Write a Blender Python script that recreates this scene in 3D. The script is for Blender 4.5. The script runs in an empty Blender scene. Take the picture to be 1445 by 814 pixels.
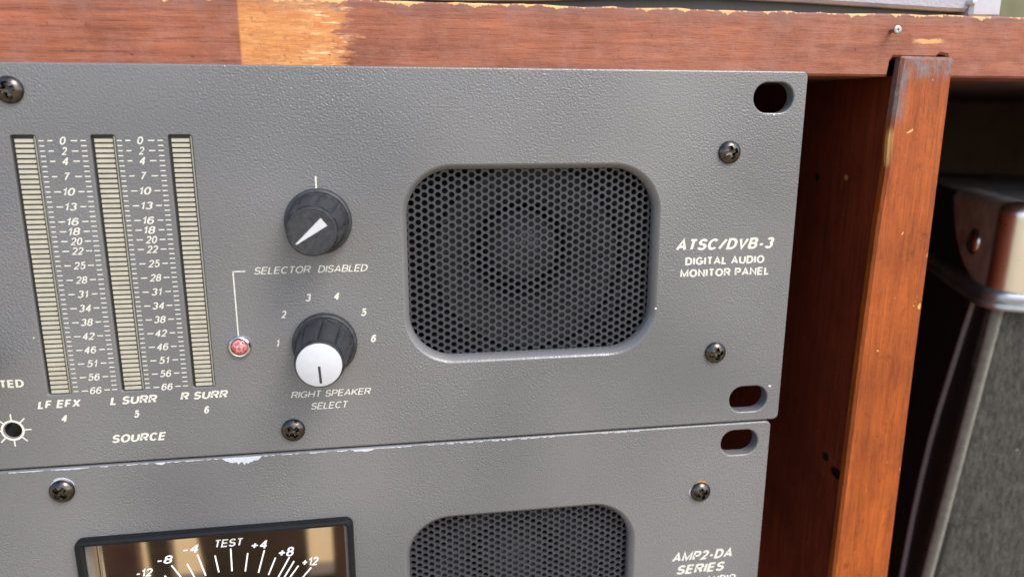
import bpy, math, random, os
import numpy as np
from mathutils import Matrix, Vector
from mathutils.geometry import delaunay_2d_cdt
rnd = random.Random(7)
SC = bpy.context.scene
COL = SC.collection
MM = 0.001

# ------------------------------------------------------------------ camera, sky, sun, exposure
cam_d = bpy.data.cameras.new('camera'); cam = bpy.data.objects.new('camera', cam_d); COL.objects.link(cam)
Rr = [(0.9873322556897959, -0.15865461349145837, 0.0019314482585562343),      # right (x, depth, up)
      (-0.03419952267224056, -0.2246842736982864, -0.973831284053693),        # down
      (0.1549367920265888, 0.9614289837375143, -0.22726394281970927)]         # forward
r_, d_, f_ = [Vector(v).normalized() for v in Rr]
m = Matrix((r_, -d_, -f_)).transposed().to_4x4()
m.translation = Vector((-98.50, -169.743, 77.93)) * MM
cam.matrix_world = m
cam_d.sensor_width = 36; cam_d.lens = 1048.935 / 1445 * 36
cam_d.clip_start = 0.005; cam_d.clip_end = 200
cam_d.dof.use_dof = True; cam_d.dof.focus_distance = 0.174; cam_d.dof.aperture_fstop = 14.0
SC.camera = cam

world = bpy.data.worlds.new('World'); SC.world = world; world.use_nodes = True
nt = world.node_tree; bg = nt.nodes['Background']
sky = nt.nodes.new('ShaderNodeTexSky'); sky.sky_type = 'NISHITA'; sky.sun_disc = False
SUN_EL, SUN_AZ = math.radians(48), math.radians(146)      # azimuth measured from +Y (behind the cabinet) towards +X
sky.sun_elevation = SUN_EL; sky.sun_rotation = SUN_AZ; sky.dust_density = 2.5; sky.air_density = 1.0; sky.ozone_density = 1.0
nt.links.new(sky.outputs[0], bg.inputs[0]); bg.inputs[1].default_value = 0.15
sun_d = bpy.data.lights.new('sun', 'SUN'); sun_d.energy = 0.8; sun_d.angle = math.radians(24); sun_d.color = (1, .97, .93)
sun = bpy.data.objects.new('sun', sun_d); COL.objects.link(sun)
sdir = Vector((math.sin(SUN_AZ) * math.cos(SUN_EL), math.cos(SUN_AZ) * math.cos(SUN_EL), math.sin(SUN_EL)))
sun.rotation_euler = sdir.to_track_quat('Z', 'Y').to_euler()
sun.location = (0.5, -1, 2)
SC.view_settings.view_transform = 'Standard'; SC.view_settings.look = 'None'
SC.view_settings.exposure = 1.12; SC.view_settings.gamma = 1
SC.render.engine = 'CYCLES'; SC.cycles.max_bounces = 8; SC.cycles.use_denoising = True

# ------------------------------------------------------------------ material helpers
class NG:
    def __init__(s, name):
        s.m = bpy.data.materials.new(name); s.m.use_nodes = True
        s.t = s.m.node_tree; s.b = s.t.nodes['Principled BSDF']
    def n(s, typ, **kw):
        o = s.t.nodes.new(typ)
        for k, v in kw.items(): setattr(o, k, v)
        return o
    def put(s, inp, v):
        if v is None: return
        if hasattr(v, 'links') or isinstance(v, bpy.types.NodeSocket): s.t.links.new(v, inp)
        else:
            if inp.type == 'RGBA' and len(v) == 3: v = (*v, 1)
            inp.default_value = v
    def pos(s, scale=(1, 1, 1), obj=False):
        src = s.n('ShaderNodeTexCoord').outputs['Object'] if obj else s.n('ShaderNodeNewGeometry').outputs['Position']
        v = s.n('ShaderNodeVectorMath', operation='MULTIPLY'); s.put(v.inputs[0], src)
        v.inputs[1].default_value = [1000 * q for q in scale]
        return v.outputs[0]
    def noise(s, vec, scale, detail=3, rough=.5, dist=0, color=False):
        o = s.n('ShaderNodeTexNoise'); s.put(o.inputs['Vector'], vec)
        o.inputs['Scale'].default_value = scale; o.inputs['Detail'].default_value = detail
        o.inputs['Roughness'].default_value = rough; o.inputs['Distortion'].default_value = dist
        return o.outputs['Color' if color else 'Fac']
    def vor(s, vec, scale, feature='F1'):
        o = s.n('ShaderNodeTexVoronoi', feature=feature); s.put(o.inputs['Vector'], vec); o.inputs['Scale'].default_value = scale
        return o.outputs['Distance']
    def ramp(s, fac, stops, interp='LINEAR'):
        o = s.n('ShaderNodeValToRGB'); cr = o.color_ramp; cr.interpolation = interp
        while len(cr.elements) < len(stops): cr.elements.new(0.5)
        for e, (p, c) in zip(cr.elements, stops):
            e.position = p; e.color = (c, c, c, 1) if isinstance(c, (int, float)) else (*c, 1)
        s.put(o.inputs[0], fac); return o.outputs[0]
    def mix(s, fac, a, b, mode='MIX'):
        o = s.n('ShaderNodeMix', data_type='RGBA', blend_type=mode)
        s.put(o.inputs[0], fac); s.put(o.inputs[6], a); s.put(o.inputs[7], b); return o.outputs[2]
    def math(s, op, a, b=0.0, c=None):
        o = s.n('ShaderNodeMath', operation=op); s.put(o.inputs[0], a); s.put(o.inputs[1], b)
        if c is not None: s.put(o.inputs[2], c)
        return o.outputs[0]
    def smooth(s, v, lo, hi):
        o = s.n('ShaderNodeMapRange', interpolation_type='SMOOTHSTEP'); s.put(o.inputs[0], v)
        s.put(o.inputs[1], lo); s.put(o.inputs[2], hi); return o.outputs[0]
    def sep(s, v):
        o = s.n('ShaderNodeSeparateXYZ'); s.put(o.inputs[0], v); return o.outputs
    def bump(s, h, strength, dist, prev=None):
        o = s.n('ShaderNodeBump'); s.put(o.inputs['Height'], h)
        o.inputs['Strength'].default_value = strength; o.inputs['Distance'].default_value = dist
        if prev is not None: s.put(o.inputs['Normal'], prev)
        return o.outputs[0]
    def set(s, color=None, rough=None, metal=None, spec=None, normal=None, **kw):
        s.put(s.b.inputs['Base Color'], color); s.put(s.b.inputs['Roughness'], rough)
        s.put(s.b.inputs['Metallic'], metal); s.put(s.b.inputs['Specular IOR Level'], spec)
        if normal is not None: s.put(s.b.inputs['Normal'], normal)
        for k, v in kw.items(): s.put(s.b.inputs[k.replace('_', ' ')], v)
        return s.m

def mat_panel():
    g = NG('textured_grey_paint'); P = g.pos()
    cells = g.noise(P, 2.05, 1.5, .5, .15)
    fine = g.noise(P, 2.9, 1, .5)
    big = g.noise(P, .022, 1, .4)
    h = g.math('ADD', g.ramp(cells, [(.30, 0.0), (.50, .5), (.72, 1.0)], 'EASE'), g.math('MULTIPLY', fine, .35))
    dust = g.ramp(g.noise(P, 1.1, 2, .6), [(.70, 0.0), (.80, 1.0)])
    col = g.mix(g.ramp(big, [(.35, 0.0), (.65, 1.0)]), (.118, .121, .127), (.160, .161, .163))
    col = g.mix(g.math('MULTIPLY', dust, .35), col, (.34, .32, .28))
    rough = g.math('ADD', g.math('MULTIPLY', g.ramp(big, [(.3, 0.0), (.7, 1.0)]), .14), .20)
    ny = g.sep(g.n('ShaderNodeNewGeometry').outputs['True Normal'])[1]
    h = g.math('MULTIPLY', h, g.ramp(g.math('ABSOLUTE', ny), [(.90, .30), (.99, 1.0)]))
    h = g.math('MULTIPLY', h, g.math('ADD', .55, g.math('MULTIPLY', g.ramp(g.noise(P, .03, 2, .5), [(.35, 0.0), (.65, 1.0)]), .7)))
    return g.set(col, rough, 0, .75, g.bump(h, 1.0, .000078))

def mat_simple(name, col, rough=.5, metal=0, var=.25, scale=.6, bump=0.0, bscale=2.0, spec=.5, **kw):
    g = NG(name); P = g.pos()
    n = g.noise(P, scale, 4, .6)
    c2 = tuple(c * (1 - var) for c in col); c3 = tuple(min(1, c * (1 + var)) for c in col)
    c = g.mix(g.ramp(n, [(.3, 0.0), (.7, 1.0)]), c2, c3)
    nm = g.bump(g.noise(P, bscale, 3, .6), 1.0, bump) if bump else None
    rr = g.math('ADD', g.math('MULTIPLY', n, .12), rough - .06)
    return g.set(c, rr, metal, spec, nm, **kw)

def mat_wood(name, axis, dark, light, mode):
    """red stained timber; grain runs along axis (0 = x, 2 = z); mode picks the wear of that board"""
    g = NG(name)
    st = [1, 1, 1]; st[axis] = .07
    Pg = g.pos(st); P = g.pos(); x, y, z = g.sep(P)
    warp = g.noise(g.pos([.3 if i != axis else .05 for i in range(3)]), .4, 3)
    n1 = g.noise(Pg, .55, 6, .65, .6)
    n2 = g.noise(Pg, 3.2, 4, .7)
    n3 = g.noise(P, .06, 3, .6)
    col = g.mix(g.ramp(n1, [(.30, 0.0), (.70, 1.0)]), dark, light)
    col = g.mix(g.ramp(n3, [(.35, 0.0), (.65, .45)]), col, tuple(c * .62 for c in dark))
    col = g.mix(g.ramp(n2, [(.30, .55), (.47, 0.0)]), col, tuple(c * .35 for c in dark))
    st2 = [1, 1, 1]; st2[axis] = .018
    n4 = g.noise(g.pos(st2), 1.6, 5, .8, .3)
    side = g.smooth(x, -60, -150) if axis == 0 else .45
    col = g.mix(g.math('MULTIPLY', g.ramp(n4, [(.36, 1.0), (.44, 0.0)]), side), col, tuple(c * .42 for c in dark))
    col = g.mix(g.math('MULTIPLY', g.ramp(n4, [(.58, 0.0), (.68, .5)]), side), col, tuple(min(1, c * 1.35) for c in light))
    rag = g.noise(g.pos([.35, 1, 1.6] if axis == 0 else [1, 1, .4]), .35, 5, .7)
    fine = g.noise(P, .7, 4, .7)
    if mode == 'rail':
        # dusty bloom on the surface
        bloom = g.ramp(g.noise(P, .22, 5, .7), [(.45, 0.0), (.75, .35)])
        col = g.mix(bloom, col, (.36, .20, .165))
        # bare golden patch where the stain has been pulled off
        a = g.smooth(x, -129.6, -129.0)
        b = g.math('SUBTRACT', 1.0, g.smooth(g.math('ADD', x, g.math('MULTIPLY', rag, 22.0)), -98.5, -95.0))
        patch = g.math('MULTIPLY', a, b)
        pr = g.ramp(fine, [(.28, .35), (.45, 1.0)])
        gold = g.mix(g.ramp(rag, [(.35, 0.0), (.65, 1.0)]), (.50, .18, .052), (.66, .32, .11))
        gold = g.mix(g.ramp(n2, [(.38, .5), (.55, 0.0)]), gold, (.36, .14, .05))
        # paler splinters inside it, upper right
        spl = g.math('MULTIPLY', g.ramp(g.noise(g.pos([.16, 1, 1.3]), .9, 3, .6), [(.56, 0.0), (.60, 1.0)]), g.smooth(x, -119, -112))
        gold = g.mix(g.math('MULTIPLY', spl, .7), gold, (.85, .62, .36))
        col = g.mix(g.math('MULTIPLY', patch, pr), col, gold)
        # grey handling wear under the top edge
        gz = g.math('ADD', z, g.math('MULTIPLY', rag, 7.0))
        wear = g.math('MULTIPLY', g.smooth(gz, 101.5, 105.5), g.ramp(fine, [(.35, .2), (.6, .8)]))
        col = g.mix(g.math('MULTIPLY', wear, .65), col, (.17, .115, .105))
        # chipped raw arris
        ez = g.math('ADD', z, g.math('MULTIPLY', g.math('SUBTRACT', g.noise(g.pos([.22, 0, 0]), .55, 4, .75), .5), 7.0))
        chip = g.smooth(ez, 101.5, 101.75)
        col = g.mix(chip, col, g.mix(fine, (.50, .24, .08), (.78, .50, .22)))
        # small scuffs beside the nail
        sc = g.math('MULTIPLY', g.smooth(g.math('ABSOLUTE', g.math('SUBTRACT', x, 33.0)), 5.0, 2.5), g.smooth(g.math('ABSOLUTE', g.math('SUBTRACT', g.math('ADD', z, g.math('MULTIPLY', fine, 1.2)), 96.3)), .65, .3))
        col = g.mix(g.math('MULTIPLY', sc, .8), col, (.70, .38, .13))
        dk = g.math('MULTIPLY', g.ramp(g.noise(P, .42, 3, .6), [(.70, 0.0), (.73, 1.0)]), g.smooth(z, 98.5, 95))
        col = g.mix(g.math('MULTIPLY', dk, .6), col, (.05, .022, .018))
    if mode == 'strip':
        # crushed, greyed end grain at the top of the strip
        e = g.noise(g.pos([1, 1, .10]), 1.5, 4, .75)
        top = g.smooth(g.math('ADD', z, g.math('MULTIPLY', e, 12.0)), 91.5, 95.5)
        lf = g.math('MULTIPLY', g.smooth(x, 29.5, 26.5), g.smooth(z, 74, 80))
        w = g.math('MULTIPLY', g.math('MAXIMUM', top, lf), g.ramp(g.noise(g.pos([1, 1, .22]), 1.3, 4, .7), [(.38, .15), (.56, 1.0)]))
        col = g.mix(w, col, g.mix(fine, (.045, .028, .026), (.30, .24, .235)))
        # pale nicks
        nick = g.ramp(g.noise(g.pos([1, 1, .8]), .33, 2, .5, .5), [(.725, 0.0), (.75, 1.0)])
        col = g.mix(g.math('MULTIPLY', nick, .8), col, (.75, .42, .16))
        lowed = g.math('MULTIPLY', g.math('MULTIPLY', g.smooth(x, 26.3, 25.2), g.smooth(y, 4.6, 4.2)), g.math('MULTIPLY', g.smooth(z, 64.5, 66.5), g.smooth(z, 76, 73)))
        col = g.mix(g.math('MULTIPLY', lowed, .8), col, (.72, .40, .14))
        dk = g.ramp(g.noise(P, .3, 4, .6), [(.60, 0.0), (.75, .5)])
        col = g.mix(dk, col, tuple(c * .3 for c in dark))
    if mode == 'divider':
        # a gouge and a pale knot
        def spot(yc, zc, ry, rz):
            a = g.math('DIVIDE', g.math('SUBTRACT', y, yc), ry); b = g.math('DIVIDE', g.math('SUBTRACT', z, zc), rz)
            d = g.math('ADD', g.math('MULTIPLY', a, a), g.math('MULTIPLY', b, b))
            return g.smooth(g.math('ADD', d, g.math('MULTIPLY', fine, .8)), 1.6, .9)
        col = g.mix(spot(22.5, 61.0, 1.0, .9), col, (.55, .24, .10))
        col = g.mix(spot(12.0, -24, 3.6, 1.7), col, (.004, .003, .003))
        col = g.mix(spot(18.5, -21.6, 2.0, 1.5), col, (.02, .008, .006))
        col = g.mix(spot(37.0, 60, 1.2, 1.4), col, (.01, .006, .006))
    h = g.math('ADD', g.math('MULTIPLY', n2, .5), g.math('MULTIPLY', fine, .6))
    rough = g.math('ADD', g.math('MULTIPLY', fine, .25), .33 if mode == 'strip' else .38)
    return g.set(col, rough, 0, .35, g.bump(h, .9, .00026))

M = {}
M['panel'] = mat_panel()
M['print'] = mat_simple('cream_screen_print', (.63, .63, .56), .5, var=.14, scale=1.7, bump=.00008, bscale=1.65)
M['print_dial'] = mat_simple('white_dial_print', (.88, .91, .93), .45, var=.03)
M['black_plastic'] = mat_simple('black_plastic', (.022, .023, .025), .48, var=.25, scale=1.5, bump=.00004, bscale=3)
M['knob'] = mat_simple('dusty_black_knob_plastic', (.025, .027, .032), .5, var=.5, scale=1.1, bump=.00005, bscale=2.5)
M['bezel'] = mat_simple('satin_black_bezel', (.007, .008, .010), .45, var=.2, scale=.5, spec=.25)
M['white_plastic'] = mat_simple('white_plastic', (.50, .52, .545), .4, var=.03, scale=.5)
M['black_screw'] = mat_simple('black_chromed_steel', (.10, .09, .082), .22, 1.0, var=.35, scale=1.0, bump=.00002)
M['chrome'] = mat_simple('chrome', (.72, .70, .70), .18, 1.0, var=.1)
g = NG('clear_red_lens'); P = g.pos()
M['lens'] = g.set(g.mix(g.ramp(g.noise(P, 1.5, 2), [(.42, 0.0), (.55, 1.0)]), (.42, .07, .07), (.60, .27, .26)), .12, 0, .6, None, Coat_Weight=1.0)
M['segment'] = mat_simple('unlit_bar_segment', (.42, .40, .32), .45, var=.10, scale=.35)
M['gap'] = mat_simple('dark_meter_body', (.016, .017, .016), .5)
M['olive'] = mat_simple('olive_meter_edge', (.24, .235, .19), .4, var=.1)
M['grille'] = mat_simple('grey_painted_perforated_steel', (.036, .038, .045), .30, var=.18, scale=.3)
M['cone'] = mat_simple('dark_paper_cone', (.11, .115, .125), .55, var=.3, scale=.3)
M['dustcap'] = mat_simple('glossy_dust_cap', (.13, .13, .15), .25, var=.3, scale=.3)
M['rubber'] = mat_simple('rubber_surround', (.02, .02, .022), .42)
M['alu'] = mat_simple('bare_aluminium_chip', (.58, .63, .71), .5, .25, var=.15, scale=1.5, bump=.00005)
M['chip_orange'] = mat_simple('orange_primer_chip', (.55, .24, .07), .6)
M['steel'] = mat_simple('dull_steel', (.33, .33, .32), .34, 1.0, var=.25, scale=1.6, bump=.00003)
M['black_steel'] = mat_simple('black_steel', (.007, .007, .007), .6, spec=.2)
M['rail'] = mat_wood('stained_rail_wood', 0, (.22, .066, .034), (.41, .138, .070), 'rail')
M['strip'] = mat_wood('orange_stained_strip_wood', 2, (.24, .048, .009), (.46, .108, .016), 'strip')
M['divider'] = mat_wood('dark_red_divider_wood', 2, (.15, .024, .011), (.32, .056, .020), 'divider')
M['inner'] = mat_simple('dark_brown_inner_wood', (.075, .042, .026), .6, var=.35, scale=.05)
M['concrete'] = None
g = NG('sandy_concrete'); P = g.pos()
c = g.mix(g.noise(P, .004, 5, .6), (.40, .30, .17), (.56, .43, .25)); c = g.mix(g.math('MULTIPLY', g.noise(P, .4, 4, .7), .4), c, (.25, .19, .14))
M['concrete'] = g.set(c, .85, 0, .3, g.bump(g.noise(P, .5, 4, .7), .6, .0006))
g = NG('smoked_meter_glass')
M['glass'] = g.set((.93, .79, .60), .035, 1.0, .5)
M['post_brown'] = mat_simple('dark_brown_board', (.085, .062, .050), .7, var=.3, scale=.05)
M['post_red'] = mat_simple('reddish_brown_board', (.12, .065, .055), .7, var=.3, scale=.05)
M['olive_wall'] = mat_simple('olive_render', (.15, .15, .085), .9, var=.35, scale=.004)
g = NG('lilac_grey_vinyl'); P = g.pos()
wv = g.vor(P, 1.3)
M['vinyl'] = g.set(g.mix(g.noise(P, .12, 4, .6), (.30, .29, .33), (.42, .41, .46)), .6, 0, .4, g.bump(wv, .7, .00015))
M['vinyl_corner'] = mat_simple('pale_vinyl_corner', (.44, .43, .47), .5, var=.1, scale=.2)
# --- travel case materials (object coordinates of the case)
g = NG('dark_woven_case_cloth'); P = g.pos(obj=True)
wave = g.ramp(g.noise(g.pos([1, 1, .35], obj=True), .9, 4, .75), [(.32, 0.0), (.68, 1.0)]); wave2 = g.noise(g.pos([.25, .25, 1], obj=True), 1.8, 3, .7)
c = g.mix(wave, (.014, .014, .011), (.125, .122, .108)); c = g.mix(g.math('MULTIPLY', wave2, .5), c, (.075, .072, .062))
lint = g.ramp(g.noise(P, .30, 2, .6), [(.74, 0.0), (.77, .8)]); c = g.mix(lint, c, (.30, .26, .20))
M['cloth'] = g.set(c, .85, 0, .3, g.bump(wave, .5, .0002))
g = NG('black_pebbled_vinyl'); P = g.pos(obj=True)
c = g.mix(g.noise(P, .08, 4, .6), (.014, .016, .015), (.030, .033, .031))
M['tolex'] = g.set(c, .50, 0, .5, g.bump(g.vor(P, 1.0), .5, .0002))
M['lid_sheen'] = mat_simple('lid_sheen_vinyl', (.34, .35, .35), .55, var=.3, scale=.05, bump=.0001)  # paler vinyl for the lid top, its sheen painted into the colour
M['edge_sheen'] = mat_simple('grey_green_edge_sheen', (.22, .22, .185), .7, var=.2, scale=.3, bump=.0001)  # lighter grey-green painting the highlight on the case edge
M['piping'] = mat_simple('pale_grey_piping', (.34, .34, .34), .6, var=.1)
M['trim'] = mat_simple('blue_grey_metal_trim', (.40, .43, .46), .33, .9, var=.2, scale=.1)
g = NG('tarnished_nickel'); P = g.pos(obj=True)
t = g.noise(P, .16, 6, .65)
c = g.mix(g.ramp(t, [(.35, 0.0), (.65, 1.0)]), (.46, .43, .38), (.72, .68, .60))
oy = g.smooth(g.sep(P)[1], -1.0, 3.0)
c = g.mix(oy, (.86, .80, .70), c)
M['nickel'] = g.set(c, g.math('ADD', g.math('MULTIPLY', t, .15), g.math('ADD', .22, g.math('MULTIPLY', oy, .22))), g.math('SUBTRACT', 1.0, g.math('MULTIPLY', oy, .8)), .5, g.bump(g.noise(P, .5, 3), .3, .00006))

# ------------------------------------------------------------------ object helpers (all shapes in millimetres)
def thing(name, label, cat, base, group=None, kind=None):
    o = bpy.data.objects.new(name, None); COL.objects.link(o); o.empty_display_size = .02
    o.location = Vector(base) * MM
    o['label'] = label; o['category'] = cat
    if group: o['group'] = group
    if kind: o['kind'] = kind
    return o
WPOS = {}
def wpos(o):
    return WPOS.get(o.name, Vector(o.location) if o else Vector((0, 0, 0)))
def mesh_obj(name, V, F, mat, parent=None, org=None, smooth=35, label=None, kind=None, local=False):
    """V in world mm (or in the parent's local mm when local)"""
    V = [Vector(v) for v in V]
    if org is None:
        org = sum(V, Vector()) / len(V)
    org = Vector(org)
    me = bpy.data.meshes.new(name)
    me.from_pydata([tuple((v - org) * MM) for v in V], [], F)
    me.update()
    if isinstance(mat, (list, tuple)):
        for mm in mat: me.materials.append(mm)
    else: me.materials.append(mat)
    if smooth:
        me.polygons.foreach_set('use_smooth', [True] * len(me.polygons)); me.set_sharp_from_angle(angle=math.radians(smooth))
    o = bpy.data.objects.new(name, me); COL.objects.link(o)
    w = org * MM
    if parent is not None:
        o.parent = parent
        o.location = w if local else w - wpos(parent)
        WPOS[o.name] = w
    else:
        o.location = w; WPOS[o.name] = w
    if label: o['label'] = label
    if kind: o['kind'] = kind
    return o

class MB:
    def __init__(s): s.V = []; s.F = []
    def add(s, V, F):
        k = len(s.V); s.V += [tuple(v) for v in V]; s.F += [tuple(i + k for i in f) for f in F]
    def box(s, x0, x1, y0, y1, z0, z1, b=0.0):
        if b <= 0:
            V = [(x, y, z) for x in (x0, x1) for y in (y0, y1) for z in (z0, z1)]
            s.add(V, [(0, 1, 3, 2), (4, 6, 7, 5), (0, 4, 5, 1), (2, 3, 7, 6), (0, 2, 6, 4), (1, 5, 7, 3)]); return
        # bevelled box: three inset quads per corner
        V = []; idx = {}
        for i, x in enumerate((x0, x1)):
            for j, y in enumerate((y0, y1)):
                for k, z in enumerate((z0, z1)):
                    sx, sy, sz = (b, -b)[i], (b, -b)[j], (b, -b)[k]
                    for a, v in enumerate(((x, y + sy, z + sz), (x + sx, y, z + sz), (x + sx, y + sy, z))):
                        idx[i, j, k, a] = len(V); V.append(v)
        F = []
        for i in (0, 1):
            q = [idx[i, 0, 0, 0], idx[i, 1, 0, 0], idx[i, 1, 1, 0], idx[i, 0, 1, 0]]; F.append(q if i else q[::-1])
            q = [idx[0, i, 0, 1], idx[0, i, 1, 1], idx[1, i, 1, 1], idx[1, i, 0, 1]]; F.append(q if i else q[::-1])
            q = [idx[0, 0, i, 2], idx[1, 0, i, 2], idx[1, 1, i, 2], idx[0, 1, i, 2]]; F.append(q if i else q[::-1])
        for j in (0, 1):
            for k in (0, 1):
                for (A, B) in ((1, 2),):
                    F.append((idx[0, j, k, A], idx[1, j, k, A], idx[1, j, k, B], idx[0, j, k, B]))
                    F.append((idx[j, 0, k, 0], idx[j, 1, k, 0], idx[j, 1, k, 2], idx[j, 0, k, 2]))
                    F.append((idx[j, k, 0, 0], idx[j, k, 1, 0], idx[j, k, 1, 1], idx[j, k, 0, 1]))
        for i in (0, 1):
            for j in (0, 1):
                for k in (0, 1): F.append((idx[i, j, k, 0], idx[i, j, k, 1], idx[i, j, k, 2]))
        s.add(V, F)
    def lathe(s, cx, cz, prof, n=48, rfun=None, cap0=False, cap1=False):
        """prof: (radius, depth y); axis along y"""
        V = []; F = []
        for k, (r, y) in enumerate(prof):
            for i in range(n):
                a = 2 * math.pi * i / n; rr = r if rfun is None else rfun(r, a, k)
                V.append((cx + rr * math.cos(a), y, cz + rr * math.sin(a)))
        for k in range(len(prof) - 1):
            for i in range(n):
                j = (i + 1) % n; F.append((k * n + i, k * n + j, (k + 1) * n + j, (k + 1) * n + i))
        if cap0: F.append(tuple(range(n)))
        if cap1: F.append(tuple((len(prof) - 1) * n + i for i in range(n - 1, -1, -1)))
        s.add(V, F)
    def tube(s, pts, r, n=8):
        pts = [Vector(p) for p in pts]; V = []; F = []
        for k, p in enumerate(pts):
            t = (pts[min(k + 1, len(pts) - 1)] - pts[max(k - 1, 0)]).normalized()
            a = t.cross(Vector((0, 1, 0.01))).normalized(); b = t.cross(a)
            for i in range(n):
                w = 2 * math.pi * i / n; V.append(p + a * r * math.cos(w) + b * r * math.sin(w))
        for k in range(len(pts) - 1):
            for i in range(n):
                j = (i + 1) % n; F.append((k * n + i, k * n + j, (k + 1) * n + j, (k + 1) * n + i))
        F += [tuple(range(n - 1, -1, -1)), tuple((len(pts) - 1) * n + i for i in range(n))]
        s.add(V, F)
    def build(s, name, mat, parent=None, **kw): return mesh_obj(name, s.V, s.F, mat, parent, **kw)

# --- contours: functions of an outward offset o, returning lists of (x, z)
def rrect(x0, x1, z0, z1, r, n=8):
    def f(o=0.0):
        a0, a1, b0, b1 = x0 - o, x1 + o, z0 - o, z1 + o; rr = max(.02, r + o); P = []
        for cx, cz, s in ((a1 - rr, b1 - rr, 0), (a0 + rr, b1 - rr, 90), (a0 + rr, b0 + rr, 180), (a1 - rr, b0 + rr, 270)):
            for i in range(n + 1):
                a = math.radians(s + 90 * i / n); P.append((cx + rr * math.cos(a), cz + rr * math.sin(a)))
        return P
    return f
def circle(cx, cz, r, n=32):
    return lambda o=0.0: [(cx + (r + o) * math.cos(2 * math.pi * i / n), cz + (r + o) * math.sin(2 * math.pi * i / n)) for i in range(n)]
def inside(p, poly):
    x, y = p; c = False; j = len(poly) - 1
    for i in range(len(poly)):
        xi, yi = poly[i]; xj, yj = poly[j]
        if (yi > y) != (yj > y) and x < (xj - xi) * (y - yi) / (yj - yi) + xi: c = not c
        j = i
    return c
def plate(outer, holes, front, back, outer_prof, name, mat, parent, **kw):
    """flat plate with holes. outer_prof / hole prof: list of (offset, y) from the front face backwards"""
    loops = [(outer, outer_prof, -1)] + [(h, p, 1) for h, p in holes]
    V = []; F = []; L2 = []; E = []; P2 = []
    for f, prof, s in loops:
        pts = f(s * prof[0][0]); k = len(P2); P2 += [Vector(p) for p in pts]
        E += [(k + i, k + (i + 1) % len(pts)) for i in range(len(pts))]; L2.append((k, len(pts)))
    vo, eo, fo, ov, _, _ = delaunay_2d_cdt(P2, E, [], 0, 1e-4)
    polys = [[tuple(P2[k + i]) for i in range(n)] for k, n in L2]
    mp = {}
    V = [(p.x, front, p.y) for p in vo]
    keep = []
    for t in fo:
        c = sum((vo[i] for i in t), Vector((0, 0))) / len(t)
        if inside(c, polys[0]) and not any(inside(c, q) for q in polys[1:]): keep.append(tuple(t))
    # orientation: front faces look to -y
    def orient(t):
        a, b, c = (vo[i] for i in t[:3]); return t if (b - a).cross(c - a) > 0 else t[::-1]
    F += [orient(t) for t in keep]
    inv = {}
    for i, src in enumerate(ov):
        for q in src: inv[q] = i
    for (f, prof, s), (k, n) in zip(loops, L2):
        prev = [inv[k + i] for i in range(n)]
        for (o, y) in prof[1:]:
            pts = f(s * o); base = len(V); V += [(a, y, b) for a, b in pts]; cur = list(range(base, base + n))
            for i in range(n):
                j = (i + 1) % n; q = (prev[i], prev[j], cur[j], cur[i]); F.append(q[::-1] if s < 0 else q)
            prev = cur
    o = mesh_obj(name, V, F, mat, parent, **kw)
    me = o.data; nf = len(vo)
    at = me.attributes.get('sharp_edge') or me.attributes.new('sharp_edge', 'BOOLEAN', 'EDGE')
    ringset = set(inv.values())
    for e in me.edges:
        a, b = e.vertices
        if a < nf and b < nf and a in ringset and b in ringset: at.data[e.index].value = True
    return o

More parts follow.
